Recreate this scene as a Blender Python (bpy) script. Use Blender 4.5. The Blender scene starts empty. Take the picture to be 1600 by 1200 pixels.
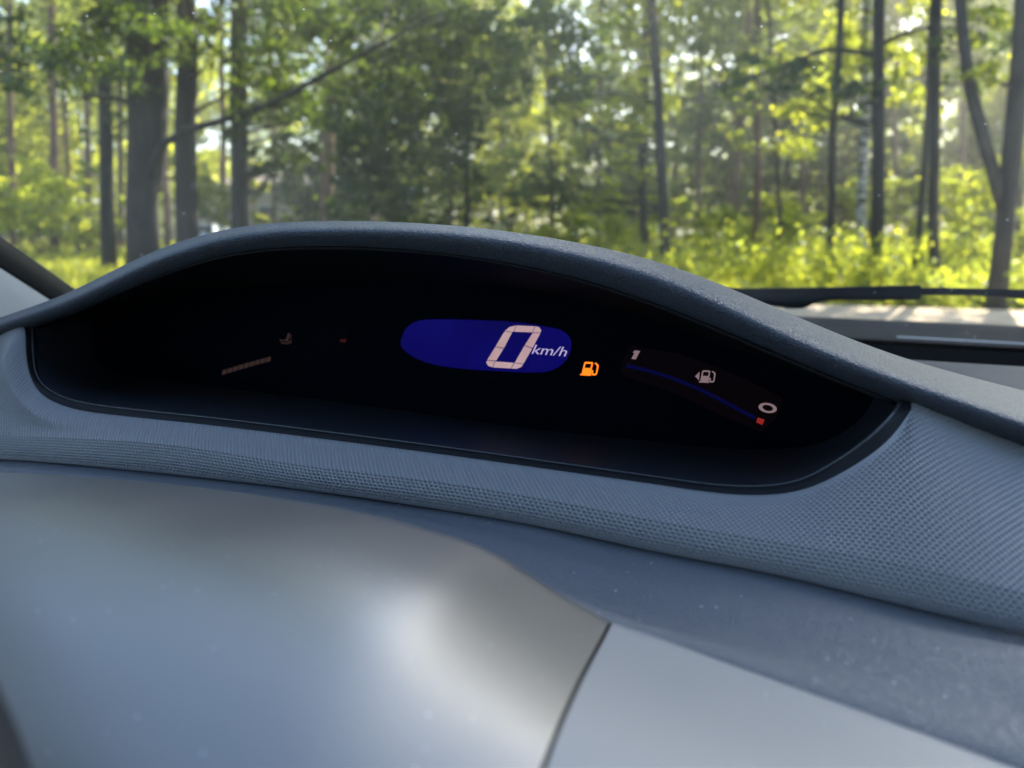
import bpy, math, random
import numpy as np

# ------------------------------------------------------------------ camera, sky, sun, exposure
H = 1.20                      # eye height above the ground
YAW, PITCH, FOC = 23.0, 11.7, 1209.0     # degrees left of the car's nose, degrees down, focal length in 1600-px units
SUN_AZ, SUN_EL = 6.0, 35.0
sc = bpy.context.scene
C = sc.collection
cam_d = bpy.data.cameras.new('camera'); cam = bpy.data.objects.new('camera', cam_d); C.objects.link(cam)
cam.location = (0, 0, H)
cam.rotation_euler = (math.radians(90 - PITCH), 0, math.radians(YAW))
cam_d.sensor_width = 36; cam_d.lens = 18 / (800 / FOC)
cam_d.clip_start = 0.01; cam_d.clip_end = 1000
cam_d.dof.use_dof = True; cam_d.dof.focus_distance = 0.43; cam_d.dof.aperture_fstop = cam_d.lens / 3.7
sc.camera = cam
world = bpy.data.worlds.new('World'); sc.world = world; world.use_nodes = True
wn = world.node_tree.nodes; wl = world.node_tree.links
sky = wn.new('ShaderNodeTexSky'); sky.sky_type = 'NISHITA'; sky.sun_disc = False
sky.sun_elevation = math.radians(SUN_EL); sky.sun_rotation = math.radians(SUN_AZ)
sky.dust_density = 1.0; sky.ozone_density = 1.5
wn['Background'].inputs['Strength'].default_value = 0.15
wl.new(sky.outputs[0], wn['Background'].inputs['Color'])
sun_d = bpy.data.lights.new('sun', 'SUN'); sun_d.energy = 5.0; sun_d.angle = math.radians(0.5); sun_d.color = (1.0, 0.93, 0.78)
sun = bpy.data.objects.new('sun', sun_d); C.objects.link(sun); sun.location = (5, 30, 30)
from mathutils import Vector
_sd = Vector((math.sin(math.radians(SUN_AZ)) * math.cos(math.radians(SUN_EL)), math.cos(math.radians(SUN_AZ)) * math.cos(math.radians(SUN_EL)), math.sin(math.radians(SUN_EL))))
sun.rotation_euler = _sd.to_track_quat('Z', 'Y').to_euler()
sc.view_settings.view_transform = 'Standard'; sc.view_settings.look = 'None'
sc.view_settings.gamma = 1.0; sc.view_settings.exposure = 2.0
try:
    sc.cycles.use_denoising = True; sc.cycles.max_bounces = 10; sc.cycles.transparent_max_bounces = 16
    sc.cycles.sample_clamp_indirect = 6.0
except Exception: pass

rng = np.random.default_rng(7)
cy, sy = math.cos(math.radians(YAW)), math.sin(math.radians(YAW))
cp, sp = math.cos(math.radians(PITCH)), math.sin(math.radians(PITCH))
FWD = np.array((-sy, cy, 0.0)); RGT = np.array((cy, sy, 0.0)); UP = np.array((0, 0, 1.0))
EYE = np.array((0, 0, H))

def ray(px, py):
    x = (px - 800) / FOC; y = (600 - py) / FOC
    return x * RGT + (cp + y * sp) * FWD + (y * cp - sp) * UP
def P(px, py, Y):             # point of the cockpit lying Y metres ahead of the eye
    r = ray(px, py); return EYE + r * (Y / r[1])
def W(px, py, f):             # point outside, f metres ahead along the view's ground direction
    r = ray(px, py); return EYE + r * (f / (r @ FWD))
def proj(p):
    d = np.asarray(p) - EYE; r = d @ RGT; f = d @ FWD; u = d[2]
    z = f * cp - u * sp; return 800 + FOC * r / z, 600 - FOC * (u * cp + f * sp) / z

# ------------------------------------------------------------------ helpers
def spl(t, p, q):             # natural cubic spline through p at knots t, read at q
    t = np.asarray(t, float); p = np.asarray(p, float); q = np.asarray(q, float); n = len(t)
    flat = p.ndim == 1
    if flat: p = p[:, None]
    h = np.diff(t); A = np.zeros((n, n)); b = np.zeros_like(p); A[0, 0] = A[-1, -1] = 1
    for i in range(1, n - 1):
        A[i, i - 1] = h[i - 1]; A[i, i] = 2 * (h[i - 1] + h[i]); A[i, i + 1] = h[i]
        b[i] = 6 * ((p[i + 1] - p[i]) / h[i] - (p[i] - p[i - 1]) / h[i - 1])
    m = np.linalg.solve(A, b)
    k = np.clip(np.searchsorted(t, q) - 1, 0, n - 2); hk = h[k][:, None]
    a = (t[k + 1] - q)[:, None]; c = (q - t[k])[:, None]
    r = m[k] * a**3 / (6 * hk) + m[k + 1] * c**3 / (6 * hk) + (p[k] / hk - m[k] * hk / 6) * a + (p[k + 1] / hk - m[k + 1] * hk / 6) * c
    return r[:, 0] if flat else r
def chord(p):
    return np.concatenate([[0], np.cumsum(np.linalg.norm(np.diff(p, axis=0), axis=1))])
def curve(ctrl, n, knots=None):
    p = np.array(ctrl); t = chord(p) if knots is None else knots
    return spl(t, p, np.linspace(t[0], t[-1], n))
def pix(rows): return np.array([P(*r) for r in rows])
def at_x(rows, xs):           # a pixel curve (x, y, Y) read at the columns xs
    a = np.array(rows, float); y = spl(a[:, 0], a[:, 1], xs); Y = np.interp(xs, a[:, 0], a[:, 2])
    return np.array([P(x, b, c) for x, b, c in zip(xs, y, Y)])
def loft(rows, nu, nv, smooth_v=True, uk=None):
    rows = [np.array(r) for r in rows]
    if uk is None: uk = chord(rows[len(rows) // 2])
    U = np.array([spl(uk, r, np.linspace(uk[0], uk[-1], nu)) for r in rows])   # R,nu,3
    vk = np.concatenate([[0], np.cumsum([np.mean(np.linalg.norm(U[i + 1] - U[i], axis=1)) for i in range(len(rows) - 1)])])
    q = np.linspace(0, vk[-1], nv)
    if not smooth_v or len(rows) < 3:
        k = np.clip(np.searchsorted(vk, q) - 1, 0, len(rows) - 2); w = ((q - vk[k]) / (vk[k + 1] - vk[k]))[:, None, None]
        return U[k] * (1 - w) + U[k + 1] * w
    flat = U.reshape(len(rows), -1)
    return spl(vk, flat, q).reshape(nv, nu, 3)
def np_mesh(name, v, f, smooth=True):
    v = np.asarray(v, np.float32); f = np.asarray(f, np.int32); k = f.shape[1]
    me = bpy.data.meshes.new(name); me.vertices.add(len(v)); me.vertices.foreach_set('co', v.ravel())
    me.loops.add(f.size); me.loops.foreach_set('vertex_index', f.ravel())
    me.polygons.add(len(f)); me.polygons.foreach_set('loop_start', np.arange(0, f.size, k, dtype=np.int32))
    try: me.polygons.foreach_set('loop_total', np.full(len(f), k, np.int32))
    except Exception: pass
    me.polygons.foreach_set('use_smooth', np.full(len(f), smooth, bool))
    me.update(calc_edges=True); return me
def grid_faces(nv, nu, flip=False):
    i = np.arange(nv * nu).reshape(nv, nu); f = np.stack([i[:-1, :-1], i[:-1, 1:], i[1:, 1:], i[1:, :-1]], -1).reshape(-1, 4)
    return f[:, ::-1] if flip else f
class Root:
    pass
def thing(name, label, cat, loc=(0, 0, 0), group=None, kind=None):
    o = bpy.data.objects.new(name, None); C.objects.link(o); o.location = loc; o.empty_display_size = 0.05
    tag(o, label, cat, group, kind); return o
def tag(o, label=None, cat=None, group=None, kind=None):
    if label: o['label'] = label
    if cat: o['category'] = cat
    if group: o['group'] = group
    if kind: o['kind'] = kind
    return o
def wloc(o):
    v = Vector((0, 0, 0))
    while o is not None: v += o.location; o = o.parent
    return v
def link(name, me, m, parent=None):
    o = bpy.data.objects.new(name, me); C.objects.link(o)
    if m is not None and not me.materials: me.materials.append(m)
    if parent is not None:
        o.parent = parent; me.transform(__import__('mathutils').Matrix.Translation(-wloc(parent)))
    return o
def gridobj(name, g, m, parent=None, flip=False, solid=0):
    nv, nu = g.shape[:2]; me = np_mesh(name, g.reshape(-1, 3), grid_faces(nv, nu, flip)); o = link(name, me, m, parent)
    if solid:
        md = o.modifiers.new('thickness', 'SOLIDIFY'); md.thickness = solid; md.offset = -1
    return o
def join(parts):
    V, F, n = [], [], 0
    for v, f in parts:
        V.append(np.asarray(v, float)); F.append(np.asarray(f) + n); n += len(v)
    return np.concatenate(V), np.concatenate(F)
def tube(pts, rad, seg=8, ovl=1.0, cap=True):
    pts = np.asarray(pts, float); n = len(pts); rad = np.broadcast_to(np.asarray(rad, float), (n,))
    t = np.gradient(pts, axis=0); t /= np.linalg.norm(t, axis=1)[:, None] + 1e-12
    ref = np.array((1, 0, 0.0)) if abs(t[:, 2]).mean() > 0.7 else np.array((0, 0, 1.0))
    a = np.cross(t, ref); a /= np.linalg.norm(a, axis=1)[:, None] + 1e-12; b = np.cross(t, a)
    th = np.linspace(0, 2 * math.pi, seg, endpoint=False)
    v = pts[:, None] + rad[:, None, None] * (np.cos(th)[None, :, None] * a[:, None] + ovl * np.sin(th)[None, :, None] * b[:, None])
    i = np.arange(n * seg).reshape(n, seg); j = np.roll(i, -1, axis=1)
    f = np.stack([i[:-1], j[:-1], j[1:], i[1:]], -1).reshape(-1, 4)
    v = v.reshape(-1, 3)
    if cap:
        f = np.concatenate([f, [[i[0, 0], i[0, k + 1], i[0, k], i[0, 0]][0:1] * 1 + [i[0, k + 1], i[0, k], i[0, 0]] for k in []]]) if False else f
        c0 = len(v); v = np.concatenate([v, pts[:1], pts[-1:]])
        e = np.array([[c0, j[0, k], i[0, k], c0] for k in range(seg)] + [[c0 + 1, i[-1, k], j[-1, k], c0 + 1] for k in range(seg)])
        e = np.array([[q[0], q[1], q[2], q[2]] for q in e])
        return v, f, e[:, :3]
    return v, f, None
def tube_mesh(name, tubes):   # tubes: list of (pts, rad, seg)
    import bmesh
    V, F4, F3, n = [], [], [], 0
    for tb in tubes:
        v, f, e = tube(*tb); V.append(v); F4.append(f + n); F3.append(e + n); n += len(v)
    V = np.concatenate(V); F4 = np.concatenate(F4); F3 = np.concatenate(F3)
    me = bpy.data.meshes.new(name); me.vertices.add(len(V)); me.vertices.foreach_set('co', V.astype(np.float32).ravel())
    nl = F4.size + F3.size; me.loops.add(nl); me.loops.foreach_set('vertex_index', np.concatenate([F4.ravel(), F3.ravel()]).astype(np.int32))
    me.polygons.add(len(F4) + len(F3))
    ls = np.concatenate([np.arange(0, F4.size, 4), F4.size + np.arange(0, F3.size, 3)]).astype(np.int32)
    me.polygons.foreach_set('loop_start', ls)
    try: me.polygons.foreach_set('loop_total', np.concatenate([np.full(len(F4), 4), np.full(len(F3), 3)]).astype(np.int32))
    except Exception: pass
    me.polygons.foreach_set('use_smooth', np.full(len(F4) + len(F3), True)); me.update(calc_edges=True); return me
def prism(name, poly, depth, m, parent=None, bevel=0):   # 3-D polygon pushed along vector depth
    n = len(poly); a = [tuple(p) for p in poly]; d = np.array(depth); b = [tuple(np.array(p) + d) for p in poly]
    fs = [list(range(n))[::-1], list(range(n, 2 * n))] + [[i, (i + 1) % n, n + (i + 1) % n, n + i] for i in range(n)]
    me = bpy.data.meshes.new(name); me.from_pydata(a + b, [], fs); me.update()
    o = link(name, me, m, parent)
    if bevel:
        md = o.modifiers.new('bevel', 'BEVEL'); md.width = bevel; md.segments = 3
    return o
def box(name, lo, hi, m, parent=None, bevel=0):
    (x0, y0, z0), (x1, y1, z1) = lo, hi
    return prism(name, [(x0, y0, z0), (x1, y0, z0), (x1, y1, z0), (x0, y1, z0)], (0, 0, z1 - z0), m, parent, bevel)

# ------------------------------------------------------------------ materials
def mat(name, col=(.5, .5, .5), rough=.5, metal=0, spec=.5, emit=None, es=0):
    m = bpy.data.materials.new(name); m.use_nodes = True; b = m.node_tree.nodes['Principled BSDF']
    b.inputs['Base Color'].default_value = (*col, 1); b.inputs['Roughness'].default_value = rough; b.inputs['Metallic'].default_value = metal
    b.inputs['Specular IOR Level'].default_value = spec
    if emit: b.inputs['Emission Color'].default_value = (*emit, 1); b.inputs['Emission Strength'].default_value = es
    return m
def nd(m, t, **kw):
    n = m.node_tree.nodes.new(t)
    for k, v in kw.items():
        if k in n.inputs: n.inputs[k].default_value = v
        else: setattr(n, k, v)
    return n
def lk(m, a, b): m.node_tree.links.new(a, b)
def bsdf(m): return m.node_tree.nodes['Principled BSDF']
def ramp(m, src, stops):
    r = nd(m, 'ShaderNodeValToRGB'); lk(m, src, r.inputs[0]); e = r.color_ramp.elements
    while len(e) < len(stops): e.new(.5)
    for k, (p, c) in enumerate(stops): e[k].position = p; e[k].color = (*c, 1) if len(c) == 3 else c
    return r
def coords(m): return nd(m, 'ShaderNodeTexCoord').outputs['Object']
def noise_col(m, scale, stops, detail=4, target='Base Color'):
    n = nd(m, 'ShaderNodeTexNoise', Scale=scale, Detail=detail); lk(m, coords(m), n.inputs['Vector'])
    r = ramp(m, n.outputs[0], stops); lk(m, r.outputs[0], bsdf(m).inputs[target]); return n
def bump(m, src, strength, dist):
    b = nd(m, 'ShaderNodeBump', Strength=strength, Distance=dist); lk(m, src, b.inputs['Height']); lk(m, b.outputs[0], bsdf(m).inputs['Normal']); return b
def leather(name, col, scale, dist, rough):
    m = mat(name, col, rough); v = nd(m, 'ShaderNodeTexVoronoi', Scale=scale, feature='DISTANCE_TO_EDGE')
    nz = nd(m, 'ShaderNodeTexNoise', Scale=scale * .6, Detail=2); c = coords(m); lk(m, c, nz.inputs['Vector'])
    mx = nd(m, 'ShaderNodeVectorMath', operation='MULTIPLY_ADD'); lk(m, nz.outputs['Color'], mx.inputs[0]); mx.inputs[1].default_value = (.9 / scale,) * 3; lk(m, c, mx.inputs[2])
    lk(m, mx.outputs[0], v.inputs['Vector'])
    r = ramp(m, v.outputs['Distance'], [(0, (0, 0, 0)), (.35, (1, 1, 1))]); bump(m, r.outputs[0], .9, dist); return m
M = {}
M['pad'] = leather('leather_grain_pad', (.075, .086, .108), 640, .0006, .40)
M['fascia'] = mat('dimpled_plastic', (.265, .272, .285), .45)
M['lower'] = leather('fine_grain_plastic', (.10, .112, .132), 760, .0003, .42)
m = M['silver'] = mat('silver_paint', (.245, .243, .238), .36, .80)
nn = nd(m, 'ShaderNodeTexNoise', Scale=14, Detail=3); lk(m, coords(m), nn.inputs['Vector']); r = ramp(m, nn.outputs[0], [(.3, (.34, .34, .34)), (.7, (.41, .41, .41))]); lk(m, r.outputs[0], bsdf(m).inputs['Roughness'])
M['dark'] = mat('black_recess_plastic', (.026, .034, .046), .5)
M['liner'] = mat('black_hood_liner', (.006, .008, .011), .7, 0, .2)
M['rim_dark'] = mat('rim_shade_and_bead', (.010, .011, .013), .6, 0, .2)  # near-black for the rim's painted shade, and for the liner bead
M['bead'] = mat('lip_highlight_bead', (.05, .055, .06), .25)  # lighter, glossy colour added for the thin highlight along the lip
bsdf(M['pad']).inputs['Specular IOR Level'].default_value = .32
M['screen'] = mat('black_display_glass', (.0022, .004, .0085), .3, 0, .0)
M['wheel_rim'] = mat('wheel_leather', (.014, .016, .02), .6, 0, .2)
M['rubber'] = mat('black_rubber', (.010, .0105, .011), .6, 0, .25)
M['pillar'] = leather('light_grey_trim', (.30, .31, .32), 500, .0002, .55)
M['cowl'] = mat('cowl_plastic', (.02, .021, .023), .7, 0, .03)
M['headliner'] = mat('grey_headliner', (.22, .22, .21), .9)
M['paint'] = mat('grey_car_paint', (.12, .13, .15), .25, .6)
M['shelf'] = mat('dash_shelf', (.006, .0065, .007), .8, 0, .0)
M['edge'] = mat('pale_glass_edge', (.35, .37, .39), .4)
def emis(name, c, s): return mat(name, (.002, .002, .004), .3, 0, .04, c, s)
M['d_blue'] = emis('display_blue', (.012, .008, .42), .065)
M['d_pink'] = emis('display_white', (1.0, .66, .70), .135)
M['d_text'] = emis('display_text', (.72, .62, .95), .17)
M['d_amber'] = emis('display_amber', (1.0, .20, .012), .40)
M['d_dim'] = emis('display_dim', (.65, .45, .48), .085)
M['d_blue2'] = emis('display_blue_dim', (.008, .014, .26), .035)
M['d_red'] = emis('display_red', (.75, .05, .04), .09)
M['d_faint'] = emis('display_faint', (.60, .36, .34), .014)
M['d_fredd'] = emis('display_faint_red', (.7, .12, .09), .012)
M['d_back'] = mat('display_field', (.004, .003, .006), .3, 0, .0, (.30, .16, .25), .0014)
m = M['d_blue']; n = nd(m, 'ShaderNodeTexNoise', Scale=16, Detail=2); lk(m, coords(m), n.inputs['Vector']); r = ramp(m, n.outputs[0], [(.25, (.008, .006, .26)), (.75, (.015, .010, .50))]); lk(m, r.outputs[0], bsdf(m).inputs['Emission Color'])
m = M['d_pink']; n = nd(m, 'ShaderNodeTexNoise', Scale=60, Detail=1); lk(m, coords(m), n.inputs['Vector']); r = ramp(m, n.outputs[0], [(.25, (.85, .53, .58)), (.75, (1.0, .70, .73))]); lk(m, r.outputs[0], bsdf(m).inputs['Emission Color'])
# windscreen: clear with a sheen, a thin film of dust and specks
m = M['glass'] = bpy.data.materials.new('dusty_windscreen'); m.use_nodes = True; m.node_tree.nodes.remove(bsdf(m)); out = m.node_tree.nodes['Material Output']
tr = nd(m, 'ShaderNodeBsdfTransparent', Color=(.90, .94, .93, 1)); gl = nd(m, 'ShaderNodeBsdfGlossy', Roughness=.02, Color=(1, 1, 1, 1)); fr = nd(m, 'ShaderNodeFresnel', IOR=1.35)
mx1 = nd(m, 'ShaderNodeMixShader'); fs = nd(m, 'ShaderNodeMath', operation='MULTIPLY'); lk(m, fr.outputs[0], fs.inputs[0]); fs.inputs[1].default_value = .5
lk(m, fs.outputs[0], mx1.inputs[0]); lk(m, tr.outputs[0], mx1.inputs[1]); lk(m, gl.outputs[0], mx1.inputs[2])
df = nd(m, 'ShaderNodeBsdfDiffuse', Color=(.75, .74, .68, 1)); tl = nd(m, 'ShaderNodeBsdfTranslucent', Color=(.75, .74, .66, 1)); mxd = nd(m, 'ShaderNodeMixShader', Fac=.6)
lk(m, df.outputs[0], mxd.inputs[1]); lk(m, tl.outputs[0], mxd.inputs[2])
co = coords(m); nz = nd(m, 'ShaderNodeTexNoise', Scale=3.2, Detail=5); lk(m, co, nz.inputs['Vector'])
film = ramp(m, nz.outputs[0], [(.34, (.004,) * 3), (.75, (.07,) * 3)])
vo = nd(m, 'ShaderNodeTexVoronoi', Scale=85); lk(m, co, vo.inputs['Vector'])
spk = ramp(m, vo.outputs['Distance'], [(.0, (1, 1, 1)), (.12, (0, 0, 0))])
gate = nd(m, 'ShaderNodeMath', operation='GREATER_THAN'); sepc = nd(m, 'ShaderNodeSeparateColor'); lk(m, vo.outputs['Color'], sepc.inputs[0]); lk(m, sepc.outputs[0], gate.inputs[0]); gate.inputs[1].default_value = .82
gm = nd(m, 'ShaderNodeMath', operation='MULTIPLY'); lk(m, spk.outputs[0], gm.inputs[0]); lk(m, gate.outputs[0], gm.inputs[1])
ad = nd(m, 'ShaderNodeMath', operation='ADD', use_clamp=True); lk(m, film.outputs[0], ad.inputs[0]); lk(m, gm.outputs[0], ad.inputs[1])
mx2 = nd(m, 'ShaderNodeMixShader'); lk(m, ad.outputs[0], mx2.inputs[0]); lk(m, mx1.outputs[0], mx2.inputs[1]); lk(m, mxd.outputs[0], mx2.inputs[2]); lk(m, mx2.outputs[0], out.inputs['Surface'])
# bark
def add_dust(m, scale, size, keep, col=(.55, .58, .62)):
    b = bsdf(m); v = nd(m, 'ShaderNodeTexVoronoi', Scale=scale); lk(m, coords(m), v.inputs['Vector']); r = ramp(m, v.outputs['Distance'], [(size * .5, (1, 1, 1)), (size, (0, 0, 0))])
    sp_ = nd(m, 'ShaderNodeSeparateColor'); lk(m, v.outputs['Color'], sp_.inputs[0]); g_ = nd(m, 'ShaderNodeMath', operation='GREATER_THAN'); lk(m, sp_.outputs[0], g_.inputs[0]); g_.inputs[1].default_value = keep
    f_ = nd(m, 'ShaderNodeMath', operation='MULTIPLY'); lk(m, r.outputs[0], f_.inputs[0]); lk(m, g_.outputs[0], f_.inputs[1])
    mx = nd(m, 'ShaderNodeMix', data_type='RGBA'); lk(m, f_.outputs[0], mx.inputs['Factor']); mx.inputs[6].default_value = b.inputs['Base Color'].default_value; mx.inputs[7].default_value = (*col, 1)
    lk(m, mx.outputs[2], b.inputs['Base Color'])
add_dust(M['lower'], 160, .09, .7); add_dust(M['silver'], 260, .08, .6, (.85, .88, .92)); add_dust(M['dark'], 130, .05, .8, (.25, .27, .3))
def bark(name, a, b, scale=6):
    m = mat(name, a, .9); n = nd(m, 'ShaderNodeTexNoise', Scale=scale, Detail=6); mp = nd(m, 'ShaderNodeMapping'); mp.inputs['Scale'].default_value = (1, 1, .22)
    lk(m, coords(m), mp.inputs[0]); lk(m, mp.outputs[0], n.inputs['Vector']); r = ramp(m, n.outputs[0], [(.35, a), (.65, b)]); lk(m, r.outputs[0], bsdf(m).inputs['Base Color']); bump(m, n.outputs[0], .8, .06); return m
M['oak_bark'] = bark('oak_bark', (.015, .012, .010), (.038, .031, .024), 9)
M['pine_bark'] = bark('pine_bark', (.10, .055, .035), (.26, .15, .09), 8)
M['grey_bark'] = bark('grey_bark', (.028, .023, .018), (.065, .055, .043), 10)
m = M['birch_bark'] = mat('birch_bark', (.6, .58, .54), .7); n = nd(m, 'ShaderNodeTexNoise', Scale=5, Detail=4); mp = nd(m, 'ShaderNodeMapping'); mp.inputs['Scale'].default_value = (1, 1, 3.5)
lk(m, coords(m), mp.inputs[0]); lk(m, mp.outputs[0], n.inputs['Vector']); r = ramp(m, n.outputs[0], [(.42, (.03, .028, .025)), (.5, (.5, .47, .43))]); lk(m, r.outputs[0], bsdf(m).inputs['Base Color'])
def leafmat(name, d, t, var=.5, mixf=.66):
    m = bpy.data.materials.new(name); m.use_nodes = True; m.node_tree.nodes.remove(bsdf(m)); out = m.node_tree.nodes['Material Output']
    g = nd(m, 'ShaderNodeNewGeometry'); hs = []
    for c in (d, t):
        r = ramp(m, g.outputs['Random Per Island'], [(0, tuple(x * (1 - var) for x in c)), (.6, c), (1, (c[0] * (1 + var * 1.2), c[1] * (1 + var * .7), c[2]))]); hs.append(r)
    a = nd(m, 'ShaderNodeBsdfDiffuse'); b = nd(m, 'ShaderNodeBsdfTranslucent'); gl = nd(m, 'ShaderNodeBsdfGlossy', Roughness=.45, Color=(.9, .95, 1, 1)); mx = nd(m, 'ShaderNodeMixShader', Fac=mixf); m2 = nd(m, 'ShaderNodeMixShader', Fac=.035)
    lk(m, hs[0].outputs[0], a.inputs[0]); lk(m, hs[1].outputs[0], b.inputs[0]); lk(m, a.outputs[0], mx.inputs[1]); lk(m, b.outputs[0], mx.inputs[2])
    lk(m, mx.outputs[0], m2.inputs[1]); lk(m, gl.outputs[0], m2.inputs[2]); lk(m, m2.outputs[0], out.inputs['Surface']); return m
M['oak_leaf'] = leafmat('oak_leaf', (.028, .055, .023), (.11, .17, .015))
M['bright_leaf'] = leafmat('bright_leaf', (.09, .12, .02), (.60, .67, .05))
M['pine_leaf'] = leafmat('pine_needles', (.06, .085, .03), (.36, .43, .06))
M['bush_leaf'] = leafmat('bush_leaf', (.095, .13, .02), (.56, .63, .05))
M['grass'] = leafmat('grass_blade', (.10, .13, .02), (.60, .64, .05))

# ------------------------------------------------------------------ the ground
m = M['ground'] = mat('forest_floor', (.08, .08, .03), 1); noise_col(m, .7, [(.3, (.05, .06, .018)), (.6, (.085, .105, .025)), (.8, (.12, .10, .05))], 6)
m = M['sand'] = mat('sandy_track', (.35, .28, .2), 1); nz = noise_col(m, 2.5, [(.3, (.38, .27, .17)), (.7, (.52, .40, .28))], 8); bump(m, nz.outputs[0], .5, .05)
gx = np.linspace(-1, 1, 90); gx = np.sign(gx) * np.abs(gx)**2.2 * 400; XX, YY = np.meshgrid(gx, gx)
ZZ = .06 * np.sin(XX * .35 + 1) * np.cos(YY * .28) * np.clip((np.hypot(XX, YY) - 6) / 10, 0, 1)
tag(gridobj('ground', np.stack([XX, YY, ZZ - .02], -1), M['ground'], flip=False), 'grassy forest floor under the trees', 'ground', kind='structure')
# sandy track crossing ahead of the car
nu = 60; s = np.linspace(-40, 45, nu); rows = []
for k in np.linspace(0, 1, 10):
    near = 7.2 + .25 * np.sin(s * .5) + .10 * np.sin(s * 1.7); far = 11.7 + .35 * np.sin(s * .4 + 2) + .16 * np.sin(s * 1.9) - np.clip(s - 5.5, 0, 6) * .32
    f = near * (1 - k) + far * k; p = f[:, None] * FWD + s[:, None] * RGT; p[:, 2] = .075 + .012 * np.sin(3.1 * k + s) - .10 * abs(2 * k - 1)**6
    rows.append(p)
tag(gridobj('sandy_track', np.array(rows), M['sand']), 'pale sandy track crossing in front of the parked car', 'track', kind='structure')

# ------------------------------------------------------------------ the car we sit in
car = thing('car', 'grey car seen from the driver seat, dusty windscreen above its dashboard', 'car', (0.05, 0.2, 0.0))
CX = .05
pA, pT = P(115, 455, .60), P(0, 375, .50); pdir = (pT - pA) / .1          # windscreen pillar line, per metre back
def pil(y, off=np.zeros(3)): return pA + pdir * (.60 - y) + off
yroof = -.22
low = np.array([[-.80, .72, H - .10], [-.66, .93, H - .125], [-.35, 1.11, H - .147], [CX, 1.20, H - .159]])
pl0 = pil(.70); low[0] = pl0
low = np.concatenate([low, (low[:-1] * [-1, 1, 1] + [2 * CX, 0, 0])[::-1]])
lu = chord(low); lowc = spl(lu, low, np.linspace(0, lu[-1], 40))
upl = pil(yroof); upp = np.array([upl, [upl[0] * .55, yroof + .07, upl[2] + .03], [CX, yroof + .10, upl[2] + .04], [2 * CX - upl[0] * .55, yroof + .07, upl[2] + .03], [2 * CX - upl[0], upl[1], upl[2]]])
uu = chord(upp); uppc = spl(uu, upp, np.linspace(0, uu[-1], 40))
g = []
for k in np.linspace(0, 1, 16):
    r = lowc * (1 - k) + uppc * k; e = 4 * k * (1 - k) * np.sin(np.linspace(0, math.pi, 40)); r = r + np.outer(.035 * e, [0, .5, .85]); g.append(r)
ws = gridobj('windshield', np.array(g), M['glass'], car); ws['label'] = 'dusty raked windscreen glass'
glo = np.array(g)
gridobj('glass_edge', np.array([lowc + [0, -.001, .0035], lowc + [0, .0012, .0048]])[:, 20:31], M['edge'], ws)
# cowl outside the glass foot, black shelf inside it
cw = [lowc + [0, .012, -.004], lowc + [0, .05, .010], lowc + [0, .10, .016], lowc + [0, .16, -.03]]
gridobj('cowl', loft(cw, 40, 10), M['cowl'], car)
bon = []
for k in np.linspace(0, 1, 12):
    bon.append(lowc * [1 - .08 * k, 1, 1] + np.array([0, .17 + .75 * k, -.06 - .10 * k - .28 * k * k]))
gridobj('bonnet', np.array(bon), M['paint'], car)
# pillars, roof and sides close the cabin so that the light enters where it does in a car
def strip(offs, ys): return np.array([[pil(y) + np.array(o) for y in ys] for o in offs])
ys = np.linspace(.78, yroof, 24)
sl = strip([(0, 0, .004), (.006, -.012, .006), (.012, -.022, .000), (.010, -.028, -.012)], ys); pr = gridobj('windshield_pillar', loft(list(sl), 24, 12), M['rubber'], car, solid=.003); pr['label'] = 'black rubber seal along the windscreen pillar'
o1, o2 = P(0, 411, .50) - pil(.50), P(95, 462, .575) - pil(.575)
def troff(y): k = (.5 - y) / (-.075); return o1 * (1 - k) + o2 * k
y2 = np.linspace(.72, yroof, 24)
tt = [np.array([pil(y) + o1 + np.array((0, -.0, .0)) + np.array(d) for y in y2]) for d in ((-.02, .012, -.006), (.004, -.004, -.002), (.014, -.022, -.016), (.016, -.045, -.05), (.010, -.06, -.10), (-.02, -.06, -.16))]
gridobj('pillar_trim', loft(tt, 24, 26), M['pillar'], car)
mir = np.array((-1, 1, 1)); ctr = np.array((2 * CX, 0, 0))
gridobj('windshield_pillar', loft([r * mir + ctr for r in sl], 24, 12), M['rubber'], car, solid=.003)
gridobj('pillar_trim', loft([r * mir + ctr for r in tt], 24, 26), M['pillar'], car)
rf = []
for y, dz, w in ((yroof + .02, 0, 1.0), (-.8, .05, 1.04), (-1.6, .03, 1.0), (-2.1, -.12, .9), (-2.35, -.35, .85)):
    k = (y - yroof) / (1.0); base = uppc.copy(); base[:, 0] = CX + (base[:, 0] - CX) * w; base[:, 1] += (y - yroof); base[:, 2] += dz; rf.append(base)
gridobj('roof', loft(rf, 40, 30), M['headliner'], car, solid=.03)
for sgn in (-1, 1):
    X = CX + sgn * .84
    box('door_panel', (min(X, X + sgn * .06), -1.3, .25), (max(X, X + sgn * .06), .74, H - .17), M['paint'], car, .02)
    prism('door_pillar', [(X, -.62, H - .17), (X, -.80, H - .17), (X - sgn * .16, -.86, H + .42), (X - sgn * .16, -.74, H + .42)], (sgn * .04, 0, 0), M['headliner'], car)
    prism('rear_quarter', [(X, -1.3, .25), (X, -2.6, .25), (X, -2.6, H - .1), (X - sgn * .2, -2.1, H + .3), (X - sgn * .18, -1.6, H + .4), (X, -1.3, H - .17)], (sgn * .05, 0, 0), M['paint'], car)
box('tailgate', (CX - .8, -2.62, .3), (CX + .8, -2.55, H + .02), M['paint'], car, .03)
box('floor_pan', (CX - .84, -2.55, .20), (CX + .84, 1.0, .24), M['rubber'], car)
box('seat_back', (CX - .62, -.62, .45), (CX - .12, -.48, H - .05), M['headliner'], car, .05)
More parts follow.
